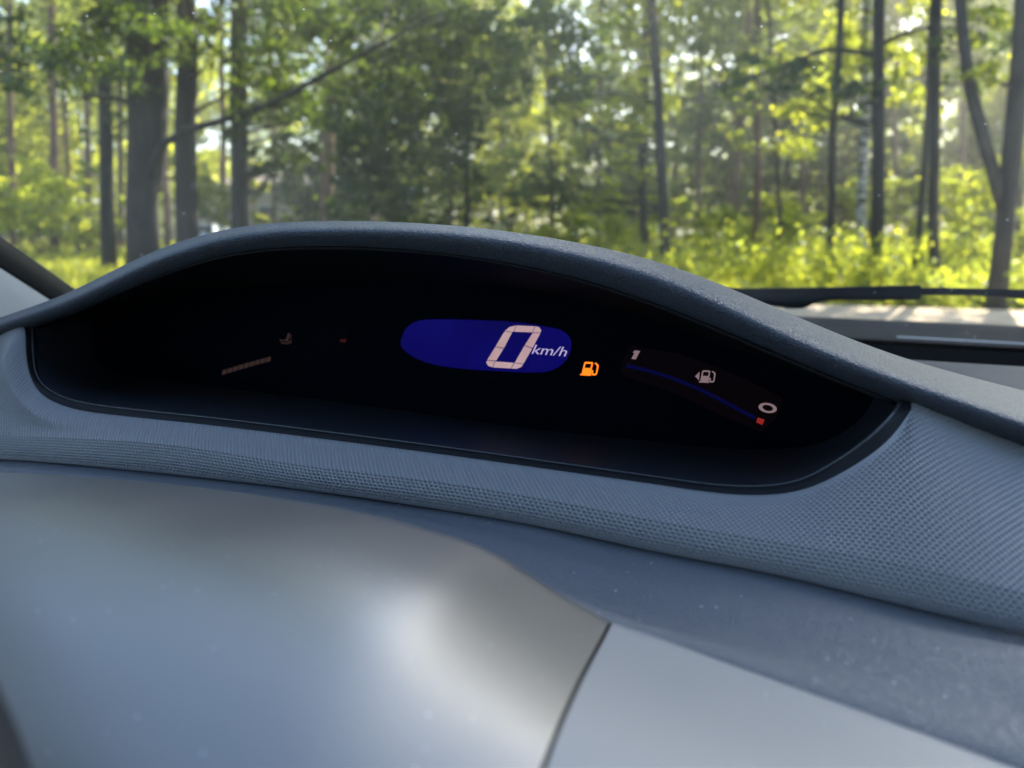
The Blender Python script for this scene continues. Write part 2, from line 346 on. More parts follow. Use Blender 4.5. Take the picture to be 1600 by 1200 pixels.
box('firewall', (CX - .82, .78, .24), (CX + .82, .82, H - .22), M['rubber'], car)
wh = []
for sgn in (-1, 1):
    for y in (1.35, -1.75):
        th = np.linspace(0, 2 * math.pi, 29); c = np.array((CX + sgn * .78, y, .31)); wm = tube_mesh('wheel', [(np.array([c + (0, .215 * math.cos(a), .215 * math.sin(a)) for a in th]), .10, 10)])
        link('wheel', wm, M['rubber'], car)

# ------------------------------------------------------------------ the dashboard
dash = thing('dashboard', 'dark blue-grey dashboard with dimpled fascia and leather grained hood pad', 'dashboard', (-.2, .35, H - .3))
inner = [(-160, 585, .36), (-60, 548, .365), (0, 524, .368), (36, 510, .37), (40, 535, .362), (43, 570, .353), (56, 605, .345), (90, 630, .341), (160, 646, .34), (300, 661, .34), (500, 685, .34), (700, 711, .34), (900, 739, .34), (1040, 759, .34), (1120, 770, .34), (1195, 773, .34), (1262, 762, .34), (1325, 731, .343), (1378, 693, .349), (1410, 657, .359), (1430, 626, .372), (1500, 646, .381), (1600, 682, .390), (1750, 740, .40)]
crx = [-160, -100, -50, -15, 5, 25, 45, 75, 140, 280, 480, 680, 885, 1030, 1115, 1200, 1270, 1330, 1385, 1430, 1465, 1530, 1610, 1750]
crease = [(-250, 674, .308), (0, 680, .305), (175, 687, .305), (320, 701, .305), (500, 730, .305), (700, 754, .305), (925, 793, .305), (1150, 835, .304), (1375, 874, .302), (1600, 925, .298), (1800, 972, .295)]
edge = [(-250, 704, .3035), (0, 709, .301), (250, 730, .301), (450, 752, .301), (650, 780, .301), (800, 802, .301), (980, 841, .3005), (1206, 884, .299), (1431, 937, .296), (1600, 977, .292), (1800, 1027, .288)]
Ic = pix(inner); Cc = at_x(crease, crx); Ec = at_x(edge, [x + 3 for x in crx])
uk = .5 * (chord(Ic) + chord(Cc)); NU = 2000
mid = .5 * (Ic + Cc); mid[:, 2] += .0022; mid[3:8, 2] += np.array([.002, .003, .003, .003, .001]); mid[3:8, 1] -= .006
up1 = .82 * Ic + .18 * Cc; up1[:, 2] += .0016; up1[3:8, 1] -= np.array([.006, .008, .008, .006, .002])
dn1 = .12 * Ic + .88 * Cc; dn1[:, 2] += .0006
Es = Ec + [0, .0015, -.004]
top = loft([Ic, up1, mid, dn1, Cc], NU, 300, True, uk)
bev = loft([Cc, .5 * (Cc + Ec) + [0, -.0008, .0006], Ec, Es], NU, 60, True, uk)
g = np.concatenate([top, bev[1:]]); 
# soften the crease a little, then press the dimples into the sheet
for _ in range(4): g[297:303] = .25 * g[296:302] + .5 * g[297:303] + .25 * g[298:304]
du = np.gradient(g, axis=1); dv = np.gradient(g, axis=0); nr = np.cross(du, dv); nr /= np.linalg.norm(nr, axis=2)[:, :, None] + 1e-12
nr *= np.sign(nr[:, :, 2].mean())
arc = np.concatenate([np.zeros((1, NU)), np.cumsum(np.linalg.norm(np.diff(g, axis=0), axis=2), axis=0)]); arc -= arc[300]
b = arc; a = g[:, :, 0] - .8 * np.clip(g[:, :, 2] - (H - .118), 0, 1) * np.clip((-.38 - g[:, :, 0]) / .05, 0, 1)
pa, pb = .0025, .00175
row = np.floor(b / pb); da = ((a / pa + .5 * (row % 2)) % 1 - .5) * pa; db = (b / pb - row - .5) * pb
rr = np.hypot(da * .8, db); dep = np.clip((.00082 - rr) / .00032, 0, 1); dep = dep * dep * (3 - 2 * dep)
fade = np.clip(arc - arc.min(axis=0) - .003, 0, .004) / .004; vv = np.arange(g.shape[0])[:, None]; fade = np.where(vv > g.shape[0] - 9, 0, np.clip(fade, 0, 1))
g = g - nr * (dep * fade * .0012)[:, :, None]
gridobj('fascia', g, M['fascia'], dash)['label'] = 'dimpled grey fascia strip below the instrument recess'
# the hood pad that shades the instruments
S = [(-160, 560, .40), (0, 497, .39), (110, 457, .385), (250, 391, .38), (380, 355, .378), (520, 346, .378), (700, 352, .378), (900, 379, .385), (1060, 420, .40), (1220, 484, .43), (1400, 555, .47), (1600, 612, .53), (1750, 650, .56)]
R_ = [(-160, 566, .385), (0, 502, .375), (110, 462, .37), (250, 396, .365), (380, 360, .363), (520, 351, .363), (700, 358, .362), (900, 387, .365), (1060, 433, .367), (1220, 504, .372), (1400, 577, .378), (1600, 647, .385), (1750, 700, .39)]
N_ = [(-160, 577, .375), (0, 510, .365), (110, 471, .36), (250, 407, .355), (380, 371, .353), (520, 363, .352), (700, 371, .352), (900, 404, .353), (1060, 454, .355), (1220, 526, .358), (1400, 599, .362), (1600, 668, .366), (1750, 721, .37)]
U_ = [(-160, 590, .38), (0, 522, .37), (110, 485, .365), (250, 423, .36), (380, 387, .358), (520, 379, .358), (700, 390, .358), (900, 427, .36), (1060, 479, .362), (1220, 547, .365), (1400, 620, .37), (1600, 690, .375), (1750, 743, .38)]
G_ = [(-160, 593, .40), (0, 527, .39), (110, 492, .385), (250, 430, .37), (380, 393, .367), (520, 384, .366), (700, 394, .366), (900, 432, .368), (1060, 485, .37), (1220, 552, .375), (1400, 625, .38), (1600, 696, .39), (1750, 750, .395)]
Sp, Rp, Np, Up, Gp = map(pix, (S, R_, N_, U_, G_)); kh = chord(Np)
Bp = Sp + [0, .06, -.005]; Bq = Sp + [0, .125, -.018]; Br = Sp + [0, .155, -.085]; Bp[8:, 2] -= .011; Bq[8:, 2] -= .036; Br[8:, 2] -= .03; Bp[7, 2] -= .005; Bq[7, 2] -= .015
gridobj('hood_pad', loft([Br, Bq, Bp, Sp, Rp, Np, Up, Gp], 260, 100, True, kh), M['pad'], dash, True)['label'] = 'leather grained pad arching over the instruments'
# inner liner: from the groove under the pad back to the display
ST = [(-160, 560, .47), (60, 515, .47), (150, 490, .47), (270, 462, .47), (390, 446, .47), (520, 438, .47), (700, 442, .47), (880, 462, .47), (1020, 500, .47), (1160, 548, .47), (1340, 612, .47), (1500, 670, .46), (1650, 730, .45)]
Gl = Gp + [0, .001, .001]; Gm = .8 * Gp + .2 * pix(ST); Gm[:, 2] += .001
gridobj('hood_liner', loft([Gl + [0, -.002, -.0015], Gm, pix(ST)], 160, 24, True, kh), M['liner'], dash, True)
seam = curve(Gp[2:11] + [0, -.003, -.0012], 160); link('liner_bead', tube_mesh('liner_bead', [(seam, .0011, 8)]), M['rim_dark'], dash)
# strip rolling over the rim into the recess, near-black to paint its shade
lip = [(50, 508, .376), (51, 540, .368), (54, 575, .359), (68, 602, .351), (100, 621, .347), (166, 635, .346), (303, 650, .346), (503, 674, .346), (703, 700, .346), (902, 728, .346), (1042, 748, .346), (1120, 758, .346), (1190, 760, .346), (1250, 750, .346), (1308, 720, .347), (1358, 684, .349), (1394, 648, .358), (1410, 616, .384)]
Lp = pix(lip); Ii = Ic[3:21]; kl = chord(Lp)
gridobj('rim_shade_strip', loft([Ii + [0, -.0015, -.001], .5 * (Ii + Lp) + [0, -.0004, .0008], Lp, Lp + [0, .003, -.003]], 260, 14, True, kl), M['rim_dark'], dash)
link('lip_highlight_bead', tube_mesh('lip_highlight_bead', [(spl(kl, Lp, np.linspace(0, kl[-1], 260)), .0007, 8)]), M['bead'], dash)
# lower panel, between the fascia and the column cover
K = [(-250, 738, .285), (0, 742, .28), (300, 772, .272), (600, 818, .265), (750, 862, .262), (900, 925, .258), (1100, 972, .255), (1350, 1003, .255), (1600, 1030, .258), (1800, 1050, .26)]
F = [(-250, 765, .255), (0, 768, .25), (300, 795, .235), (600, 845, .225), (750, 890, .22), (900, 962, .217), (1100, 1032, .218), (1350, 1128, .214), (1600, 1222, .210), (1800, 1300, .205)]
xs = np.linspace(-240, 1790, 18); E0 = at_x(edge, xs) + [0, .004, -.0045]; E1 = at_x(edge, xs) + [0, -.002, -.0055]; K1 = at_x(K, xs); F1 = at_x(F, xs); F1b = F1 + [0, -.006, -.010]; F2 = F1 + [0, -.02, -.03]
gridobj('lower_panel', loft([E0, E1, .5 * (E1 + K1) + [0, 0, .0012], K1, .5 * (K1 + F1) + [0, 0, .0005], F1, F1b, F2], 220, 60), M['lower'], dash)['label'] = 'smooth blue-grey panel under the fascia'
# shelf running from the pad to the foot of the windscreen, with its body below
sh = []
for y, zz in ((.44, -.145), (.55, -.128), (.66, -.113), (.76, -.118)):
    sh.append(np.array([[x, y, H + zz] for x in np.linspace(-.72, .80, 14)]))
gridobj('dash_shelf', loft(sh, 60, 20), mat('dash_top_plastic', (.05, .055, .068), .6, 0, .1), dash)
sh2 = [np.array([[CX + (x - CX) * .82, min(.76, 9), H - .119] for x in lowc[:, 0]]), .5 * np.array([[CX + (x - CX) * .82, .76, H - .119] for x in lowc[:, 0]]) + .5 * lowc + [0, 0, -.02], lowc + [0, -.012, -.006]]
gridobj('defroster_shelf', loft(sh2, 40, 16), M['shelf'], dash)
box('dash_body', (-.74, .36, H - .5), (.82, .74, H - .175), M['dark'], dash)

# ------------------------------------------------------------------ the instrument cluster
clu = thing('instrument_cluster', 'black digital instrument cluster showing 0 km/h in its recess under the hood', 'instrument cluster', (-.2, .47, H - .15))
SB = [(140, 500, .47), (145, 540, .47), (155, 562, .47), (172, 578, .47), (200, 588, .47), (244, 594, .47), (322, 603, .47), (512, 626, .47), (702, 652, .47), (900, 678, .47), (1040, 692, .47), (1110, 699, .47), (1180, 702, .47), (1240, 700, .47), (1286, 690, .47), (1322, 672, .47), (1348, 650, .47), (1368, 612, .47)]
SBp = pix(SB); Lq = Lp + [0, .002, -.002]
gridobj('recess', loft([Lq, .6 * Lq + .4 * SBp + [0, 0, -.002], SBp], 220, 30, True, kl), M['dark'], clu)
loop = [(120, 470), (140, 560), (200, 600), (330, 620), (700, 668), (1040, 710), (1200, 718), (1300, 700), (1390, 640), (1390, 590), (1160, 530), (1020, 480), (880, 440), (700, 420), (520, 416), (390, 424), (250, 442)]
prism('display_glass', [P(x, y, .472) for x, y in loop], (0, .004, 0), M['screen'], clu)
prism('light_baffle', [P(x, y, .479) for x, y in [(40, 520), (50, 640), (300, 680), (1500, 780), (1520, 690), (1340, 610), (1160, 535), (1020, 480), (880, 440), (700, 415), (520, 408), (390, 416), (250, 440), (120, 485)]], (0, .004, 0), M['dark'], clu)  # dark back sheet added to stop light leaking in behind the display
YD = .4705
def flat(name, polys, m, parent, Y=YD, th=.0004):
    # flat lit shapes on the display, each a thin plate
    import bmesh
    bm = bmesh.new()
    for poly in polys:
        vs = [bm.verts.new(P(x, y, Y)) for x, y in poly]; f = bm.faces.new(vs)
        r = bmesh.ops.extrude_face_region(bm, geom=[f]); bmesh.ops.translate(bm, vec=(0, th, 0), verts=[v for v in r['geom'] if isinstance(v, bmesh.types.BMVert)])
    bmesh.ops.triangulate(bm, faces=bm.faces[:]); me = bpy.data.meshes.new(name); bm.to_mesh(me); bm.free(); return link(name, me, m, parent)
def rnd(pts, n=6):            # closed smooth outline through pixel points
    p = np.array(pts + pts[:1], float); k = len(pts); out = []
    q = np.array(pts, float)
    for i in range(k):
        p0, p1, p2, p3 = q[i - 1], q[i], q[(i + 1) % k], q[(i + 2) % k]
        for t in np.linspace(0, 1, n, endpoint=False):
            out.append(tuple(.5 * (2 * p1 + (p2 - p0) * t + (2 * p0 - 5 * p1 + 4 * p2 - p3) * t * t + (3 * p1 - p0 - 3 * p2 + p3) * t**3)))
    return out
rd = flat('speed_readout', [rnd([(626, 536), (634, 514), (652, 502), (680, 499), (740, 500), (800, 503), (845, 509), (876, 516), (890, 528), (892, 545), (884, 563), (866, 577), (838, 582), (780, 580), (712, 575), (672, 568), (645, 557), (632, 547)])], M['d_blue'], clu, YD)
rd['label'] = 'blue pill-shaped speed display'
def z7(x, y): return (600 + x / 4.4444, 460 + y / 4.4444)
segs = [[(920, 216), (1045, 222), (1030, 264), (905, 259)], [(1050, 222), (1075, 228), (1090, 248), (1086, 266), (1034, 264)], [(1084, 270), (1030, 372), (978, 352), (1031, 269)], [(1027, 378), (968, 480), (908, 474), (975, 357)],
        [(966, 485), (950, 505), (920, 517), (884, 515), (905, 478)], [(879, 514), (757, 507), (772, 466), (900, 476)], [(751, 506), (722, 495), (709, 472), (714, 462), (768, 465)], [(716, 457), (772, 366), (828, 378), (778, 459)], [(775, 361), (835, 260), (888, 264), (832, 372)], [(838, 255), (872, 226), (915, 216), (900, 258), (890, 260)]]
for s_ in segs: flat('digit_segment', [[z7(*p) for p in s_]], M['d_pink'], rd, YD - .0008)
# lettering
def letters(name, txt, m, parent, o, ex, ey, Y, size=1.0):   # o: pixel origin, ex/ey: pixel vectors per em
    cu = bpy.data.curves.new(name, 'FONT'); cu.body = txt; cu.size = 1; cu.resolution_u = 4; ob = bpy.data.objects.new(name, cu); C.objects.link(ob)
    dg = bpy.context.evaluated_depsgraph_get(); me = bpy.data.meshes.new_from_object(ob.evaluated_get(dg)); C.objects.unlink(ob); bpy.data.objects.remove(ob)
    for v in me.vertices:
        x, y = v.co.x, v.co.y; v.co = P(o[0] + ex[0] * x + ey[0] * y, o[1] + ex[1] * x + ey[1] * y, Y)
    me.update(); me.name = name; me.materials.clear(); return link(name, me, m, parent)
letters('unit_lettering', 'km/h', M['d_text'], rd, (829, 552.5), (27.5, 2.2), (9, -20.5), YD - .0008)
def pump(x, y, w, h, sk=0.10):   # fuel pump pictogram, lower left corner x,y
    def q(a, b): return (x + w * a + sk * h * b * 1.6, y - h * b + .05 * w * a)
    body = [[q(0, 0), q(.62, 0), q(.62, .10), q(.58, .10), q(.58, .55), q(.07, .55), q(.07, .10), q(0, .10)], [q(.07, .55), q(.15, .55), q(.15, .88), q(.07, .93)], [q(.50, .55), q(.58, .55), q(.58, .93), q(.50, .88)], [q(.07, .93), q(.15, .88), q(.50, .88), q(.58, .93), q(.52, 1.0), q(.13, 1.0)]]
    hose = [[q(.58, .40), q(.68, .40), q(.68, .32), q(.58, .32)], [q(.62, .36), q(.70, .36), q(.70, .12), q(.62, .12)], [q(.62, .12), q(.70, .16), q(.86, .16), q(.94, .12), q(.86, .04), q(.70, .04)], [q(.86, .14), q(.94, .14), q(.94, .62), q(.86, .62)], [q(.86, .62), q(.94, .62), q(.92, .82), q(.72, .98), q(.66, .93), q(.82, .78)]]
    return body + hose
flat('fuel_warning_light', pump(906.5, 586.3, 27, 21, .14), M['d_amber'], clu)['label'] = 'glowing amber fuel pump light'
fg = flat('fuel_gauge', [[(985, 540), (1060, 552), (1150, 585), (1224, 622), (1216, 650), (1190, 676), (1140, 655), (1060, 617), (972, 586), (968, 572)]], M['d_back'], clu, YD + .0002)
arc_c = [(979, 569), (1010, 576), (1050, 588), (1090, 604), (1130, 624), (1160, 640), (1181, 651)]
flat('gauge_bar', [arc_c + [(x - 2, y + 4.6) for x, y in arc_c[::-1]]], M['d_blue2'], fg, YD - .0006)
flat('full_mark', [[(992, 547.5), (1000, 548.5), (993, 561.5), (986.5, 560.5), (991.5, 551.5), (988.5, 551)]], M['d_dim'], fg, YD - .0006)
flat('filler_pictogram', pump(1092, 597.5, 25, 19, .12) + [[(1086, 588), (1093, 581), (1092, 594)]], M['d_dim'], fg, YD - .0006)['label'] = 'small fuel pump symbol with arrow'
oc = [(1199.5 + 14.2 * math.cos(t) + 1.5 * math.sin(t) * -1, 637.5 - 7.8 * math.sin(t) + 1.0 * math.cos(t)) for t in np.linspace(0, 2 * math.pi, 28, endpoint=False)]
ic = [(1199.5 + 8.2 * math.cos(t) - 1.2 * math.sin(t), 637.5 - 4.9 * math.sin(t) + .7 * math.cos(t)) for t in np.linspace(0, 2 * math.pi, 28, endpoint=False)]
flat('empty_mark', [[oc[i], oc[(i + 1) % 28], ic[(i + 1) % 28], ic[i]] for i in range(28)], M['d_dim'], fg, YD - .0006)
flat('reserve_block', [[(1184, 652.5), (1194.5, 656), (1191, 664), (1181.5, 660)]], M['d_red'], fg, YD - .0006)
tg = flat('temperature_gauge', [[(345, 545), (430, 515), (545, 510), (545, 548), (430, 575), (352, 592)]], mat('display_field_faint', (.0022, .004, .0085), .3, 0, .0, (.1, .12, .2), .0003), clu, YD + .0002)
for i in range(9):
    x0 = 346.6 + i * 8.55; yb = 586.0 - i * 2.75 + .06 * i * i * .6; w = 6.9
    flat('gauge_block', [[(x0, yb), (x0 + w, yb - 2.0), (x0 + w + .9, yb - 9.0), (x0 + .9, yb - 7.2)]], M['d_faint'], tg, YD - .0006)
flat('temperature_pictogram', [[(446, 532), (449.5, 532), (453, 521.5), (450, 520.5)], [(451, 523), (455.5, 524), (455, 525.4), (450.6, 524.6)], [(450, 526.5), (454.8, 527.4), (454.3, 528.8), (449.6, 528)], [(437, 530), (441, 531.5), (446, 531), (451, 533), (456, 531.5), (456, 533), (451, 534.6), (446, 532.8), (441, 533.2), (437, 531.6)], [(438, 534.6), (447, 536), (455, 535), (455, 536.4), (447, 537.6), (438, 536)]], M['d_faint'], tg, YD - .0006)
flat('hot_mark', [[(531, 530), (540, 530), (540, 535), (532, 535)]], M['d_fredd'], tg, YD - .0006)

# ------------------------------------------------------------------ steering column cover and wheel
cov = thing('binnacle_cover', 'silver grey moulded cover in front of the dashboard, split by a dark seam', 'binnacle', (-.15, .2, H - .35))
D0 = [(-250, 735, .26), (0, 738, .25), (150, 746, .245), (300, 760, .24), (450, 781, .235), (600, 809, .23), (690, 834, .226), (765, 862, .223), (860, 919, .22), (952.5, 970.6, .218)]
D1 = [(957.8, 973.4, .218), (1100, 1022, .220), (1250, 1076, .218), (1400, 1131, .215), (1600, 1207, .210), (1800, 1283, .205)]
def cover(name, d, m, dx=0):
    p = pix(d); rows = [p + [0, .006, -.010], p + [0, .003, -.002], p]
    for s_, dz in ((.004, .0008), (.02, .003), (.04, .006), (.06, .0078), (.075, .0076), (.09, .0055), (.105, .002), (.125, -.005), (.15, -.016), (.19, -.04)): rows.append(p + [.09 * s_, -s_, dz])
    return gridobj(name, loft(rows, 140, 80, True, chord(p)), m, cov, True)
cover('binnacle_top', D0, M['silver'])
M['side'] = mat('pale_grey_plastic', (.25, .25, .25), .48, .2); add_dust(M['side'], 200, .07, .75, (.8, .82, .85)); cover('side_cover', D1, M['side'])
sm = P(955, 972, .2175); link('seam_gasket', tube_mesh('seam_gasket', [(np.array([sm + [.09 * (s_ - .004), .004 - s_, dz - .0004] for s_, dz in ((-.004, -.004), (.004, -.002), (.024, .0005), (.044, .0035), (.064, .0053), (.079, .0051), (.094, .003), (.109, -.0005), (.129, -.0075), (.154, -.0185), (.194, -.0425))]), .0016, 8)]), M['rubber'], cov)
scol = thing('steering_column', 'black steering column with wheel, its rim cutting into the silver cover', 'steering column', (-.30, .0, H - .3))
whl = bpy.data.objects.new('steering_wheel', None); C.objects.link(whl); whl.parent = scol
c0 = np.array((-.245, .002, H - .2155)); ax = np.array((0, -math.cos(math.radians(24)), math.sin(math.radians(24)))); e1 = np.array((1.0, 0, 0)); e2 = np.cross(ax, e1) * -1
if e2[2] < 0: e2 = -e2
th = np.linspace(0, 2 * math.pi, 65); ring = np.array([c0 + .185 * (math.cos(t) * e1 + math.sin(t) * e2) for t in th])
link('rim', tube_mesh('rim', [(ring, .0155, 14)]), M['wheel_rim'], whl)
link('hub', tube_mesh('hub', [(np.array([c0 + ax * k for k in (-.05, -.03, .0, .01)]), np.array([.05, .07, .065, .03]), 20)]), M['rubber'], whl)
for t in (0, math.pi, -math.pi / 2): link('spoke', tube_mesh('spoke', [(np.array([c0 + k * (math.cos(t) * e1 + math.sin(t) * e2) - ax * .01 for k in (.05, .12, .18)]), np.array([.022, .017, .013]), 10)]), M['rubber'], whl)
link('column', tube_mesh('column', [(np.array([c0 - ax * .03, c0 - ax * .10]), .04, 14)]), M['rubber'], scol)

# ------------------------------------------------------------------ wiper lying on the glass outside
wip = thing('windshield_wiper', 'black wiper arm lying across the outside of the windscreen', 'wiper', tuple(P(1150, 470, 1.10)))
YW = 1.09
prism('arm', [P(x, y, YW) for x, y in [(1120, 449), (1180, 450), (1300, 448), (1440, 445), (1440, 466), (1300, 467), (1288, 468), (1268, 474), (1252, 480), (1230, 480), (1120, 462)]], (0, .018, -.004), M['rubber'], wip, .002)
prism('arm_rod', [P(x, y, YW + .004) for x, y in [(1436, 449), (1500, 449.5), (1600, 452), (1700, 457), (1800, 464), (1800, 474), (1700, 467), (1600, 466), (1540, 461), (1436, 460)]], (0, .010, -.002), M['rubber'], wip, .001)
prism('blade', [P(x, y, 1.14) for x, y in [(1780, 470), (1950, 480), (1950, 488), (1300, 478), (1300, 473)]][::-1], (0, .006, -.002), M['rubber'], wip) if False else None

# ------------------------------------------------------------------ trees
def leaves(cent, size, rg, flatness=.0):
    n = len(cent); d = rg.normal(size=(n, 3)); d[:, 2] *= .6; d /= np.linalg.norm(d, axis=1)[:, None]
    q = rg.normal(size=(n, 3)); s_ = np.cross(d, q); s_ /= np.linalg.norm(s_, axis=1)[:, None] + 1e-9
    L = size * rg.uniform(.6, 1.35, n)[:, None]; w = L * .36
    v = np.stack([cent - d * L * .5, cent + s_ * w, cent + d * L * .5, cent - s_ * w], 1).reshape(-1, 3)
    return v, np.arange(4 * n).reshape(n, 4)
def blob_pts(c, r, n, rg, sq=.8):
    k = max(5, n // 26); d = rg.normal(size=(k, 3)); d /= np.linalg.norm(d, axis=1)[:, None]; sub = d * (rg.uniform(.15, 1, k)**.45)[:, None] * r * [1, 1, sq]
    i = rg.integers(0, k, n); return c + sub[i] + rg.normal(size=(n, 3)) * r * [.20, .20, .11]
def trunk_pts(p0, p1, rg, n=9, wob=.002):
    t = np.linspace(0, 1, n)[:, None]; L = np.linalg.norm(p1 - p0); w = np.cumsum(rg.normal(size=(n, 3)) * L * wob, axis=0) * [1, 1, 0]; w -= w[0] + (w[-1] - w[0]) * t
    return p0 * (1 - t) + p1 * t + w
def build_tree(name, label, cat, px, f, wpx, px_top, h, barkm, leafm, blobs, leafpx=8.5, dens=1.0, seed=0, group=None, forks=(), limbs=True):
    """px: trunk column at the ground, px_top: column where it leaves the picture, blobs: (px, py, f, radius px)"""
    rg = np.random.default_rng(seed + 100); b = W(px, 350, f); b[2] = -.05
    t = W(px_top, 0, f); ztop = t[2]; k = h / max(ztop, .1); tip = b + (t - b) * k; tip[2] = h
    r0 = wpx * f / FOC / 2 * 1.0; root = thing(name, label, cat, tuple(b), group)
    pts = trunk_pts(b, tip, rg, 12); tt = np.linspace(0, 1, 12); rad = r0 * (1.0 - .62 * tt); rad[0] *= 1.12
    tubes = [(pts, rad, 12)]
    for fk in forks:           # pixel polylines of limbs: ((px,py,f,width px), ...)
        q = np.array([W(x, y, ff) for x, y, ff, w in fk]); w = np.array([w * ff / FOC / 2 for x, y, ff, w in fk])
        kk = chord(q); nn = 14; tubes.append((spl(kk, q, np.linspace(0, kk[-1], nn)), np.interp(np.linspace(0, kk[-1], nn), kk, w), 8))
    V, Fc, n0 = [], [], 0
    for (x, y, ff, rp) in blobs:
        c = W(x, y, ff) if ff > 0 else sunpt(x, y, -ff)
        ff = abs(ff); r = rp * ff / FOC; n = int(dens * 1.15 * math.pi * rp * rp / (.30 * leafpx**2)); n = min(n, 2600)
        v, fc = leaves(blob_pts(c, r, n, rg), leafpx * ff / FOC, rg); V.append(v); Fc.append(fc + n0); n0 += len(v)
        if limbs and rg.random() < .8:
            z = np.clip(c[2] - .35 * np.hypot(*(c - b)[:2]) * rg.uniform(.5, 1), 1.5, h * .95); kz = (z - b[2]) / (h - b[2])
            s0 = np.array([np.interp(kz, tt, pts[:, i]) for i in range(3)]); md = .5 * (s0 + c) + [0, 0, -.08 * np.linalg.norm(c - s0)]
            tubes.append((np.array([s0, .5 * (s0 + md), md, .5 * (md + c), c]), np.linspace(min(r0 * .22, .05), .008, 5), 5))
    link('trunk', tube_mesh('trunk', tubes), barkm, root)
    if V: link('crown', np_mesh('crown', np.concatenate(V), np.concatenate(Fc), False), leafm, root)
    return root
def sunpt(a, b, d):           # point d metres towards the sun from the windscreen, shifted a sideways and b upwards
    S_ = np.array(_sd); e = np.cross(S_, UP); e /= np.linalg.norm(e); return np.array((-.05, .7, H - .05)) + S_ * d + e * a + np.cross(e, S_) * b
def shade(n, d0, d1, R, r, seed):  # leaf clumps added out of view to keep the sun off the dashboard
    rg = np.random.default_rng(seed); a = rg.uniform(0, 6.28, n); q = R * np.sqrt(rg.random(n)); d = rg.uniform(d0, d1, n)
    return [(q[i] * math.cos(a[i]), q[i] * math.sin(a[i]), -d[i], r * FOC / d[i]) for i in range(n)]
def fill(x0, x1, y0, y1, f0, f1, n, r0, r1, seed):
    rg = np.random.default_rng(seed); return [(rg.uniform(x0, x1), rg.uniform(y0, y1), rg.uniform(f0, f1), rg.uniform(r0, r1)) for _ in range(n)]
OAK, BRI, PIN = M['oak_leaf'], M['bright_leaf'], M['pine_leaf']
# the big oak on the left with its long bough
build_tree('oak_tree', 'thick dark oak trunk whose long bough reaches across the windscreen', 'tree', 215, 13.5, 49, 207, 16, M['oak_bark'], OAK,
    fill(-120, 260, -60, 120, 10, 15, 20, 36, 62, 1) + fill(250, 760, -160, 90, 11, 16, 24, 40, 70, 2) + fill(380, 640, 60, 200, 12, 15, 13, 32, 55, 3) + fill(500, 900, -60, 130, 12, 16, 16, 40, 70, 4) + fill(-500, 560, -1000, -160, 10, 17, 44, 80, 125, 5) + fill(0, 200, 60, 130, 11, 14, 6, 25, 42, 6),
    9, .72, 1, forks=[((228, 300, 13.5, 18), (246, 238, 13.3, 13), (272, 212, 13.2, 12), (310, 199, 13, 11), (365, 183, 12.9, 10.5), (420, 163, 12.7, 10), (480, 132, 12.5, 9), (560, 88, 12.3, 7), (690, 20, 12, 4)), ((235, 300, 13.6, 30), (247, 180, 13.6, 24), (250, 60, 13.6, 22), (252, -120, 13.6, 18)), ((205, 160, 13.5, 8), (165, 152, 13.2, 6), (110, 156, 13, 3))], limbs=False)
build_tree('dark_trunk_tree', 'straight dark trunk standing just right of the thick oak', 'tree', 290, 16.5, 36, 290, 17, M['oak_bark'], OAK, fill(250, 420, -400, -40, 14, 18, 12, 60, 100, 11) + fill(300, 420, 20, 90, 15, 18, 4, 25, 40, 12), 9, .8, 2)
build_tree('brown_trunk_tree', 'brown trunk in front of the pale building', 'tree', 370, 19, 30, 378, 18, M['grey_bark'], OAK, fill(340, 520, -350, 0, 17, 22, 14, 50, 80, 13) + fill(390, 470, 200, 270, 17, 18, 6, 20, 34, 14) + fill(385, 560, 60, 180, 18, 21, 8, 26, 42, 15), 8, .8, 3)
build_tree('slim_dark_tree', 'slim dark trunk left of the oak at the edge of the sunny grass', 'tree', 163, 19, 22, 158, 17, M['oak_bark'], OAK, fill(100, 240, -300, 10, 17, 21, 12, 45, 70, 16) + fill(130, 210, 190, 260, 18, 20, 4, 16, 26, 17), 8, .8, 4)
build_tree('pine_tree', 'reddish pine trunk left of the pale clearing haze, half hidden by oak leaves', 'tree', 507, 25, 21, 512, 20, M['pine_bark'], PIN, fill(430, 600, -300, 60, 23, 28, 14, 45, 75, 18), 8, .8, 5)
# a dense young oak in shade fills the middle
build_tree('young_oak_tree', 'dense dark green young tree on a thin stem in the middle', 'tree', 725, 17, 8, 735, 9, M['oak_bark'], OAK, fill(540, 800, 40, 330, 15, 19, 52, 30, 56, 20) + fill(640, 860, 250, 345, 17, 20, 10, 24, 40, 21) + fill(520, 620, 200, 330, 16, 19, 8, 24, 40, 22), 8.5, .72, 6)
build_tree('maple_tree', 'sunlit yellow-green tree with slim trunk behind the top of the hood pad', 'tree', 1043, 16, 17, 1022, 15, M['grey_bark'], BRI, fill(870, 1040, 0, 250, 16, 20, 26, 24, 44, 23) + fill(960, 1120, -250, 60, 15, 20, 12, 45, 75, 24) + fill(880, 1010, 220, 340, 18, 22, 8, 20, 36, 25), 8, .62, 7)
build_tree('grey_trunk_tree', 'grey trunk leaning beside the sunlit yellow-green tree', 'tree', 1010, 20, 14, 1012, 15, M['grey_bark'], OAK, fill(800, 960, 100, 320, 19, 24, 22, 24, 42, 26) + fill(900, 1050, -300, -20, 18, 24, 8, 45, 70, 27), 8, .6, 8)
build_tree('pine_tree', 'reddish pine trunk leaning left in the hazy right part of the wood', 'tree', 1145, 25, 12, 1175, 18, M['pine_bark'], PIN, fill(1080, 1230, -260, 40, 23, 28, 12, 40, 64, 28) + fill(1090, 1190, 60, 170, 23, 27, 8, 22, 40, 29), 7.5, .7, 9)
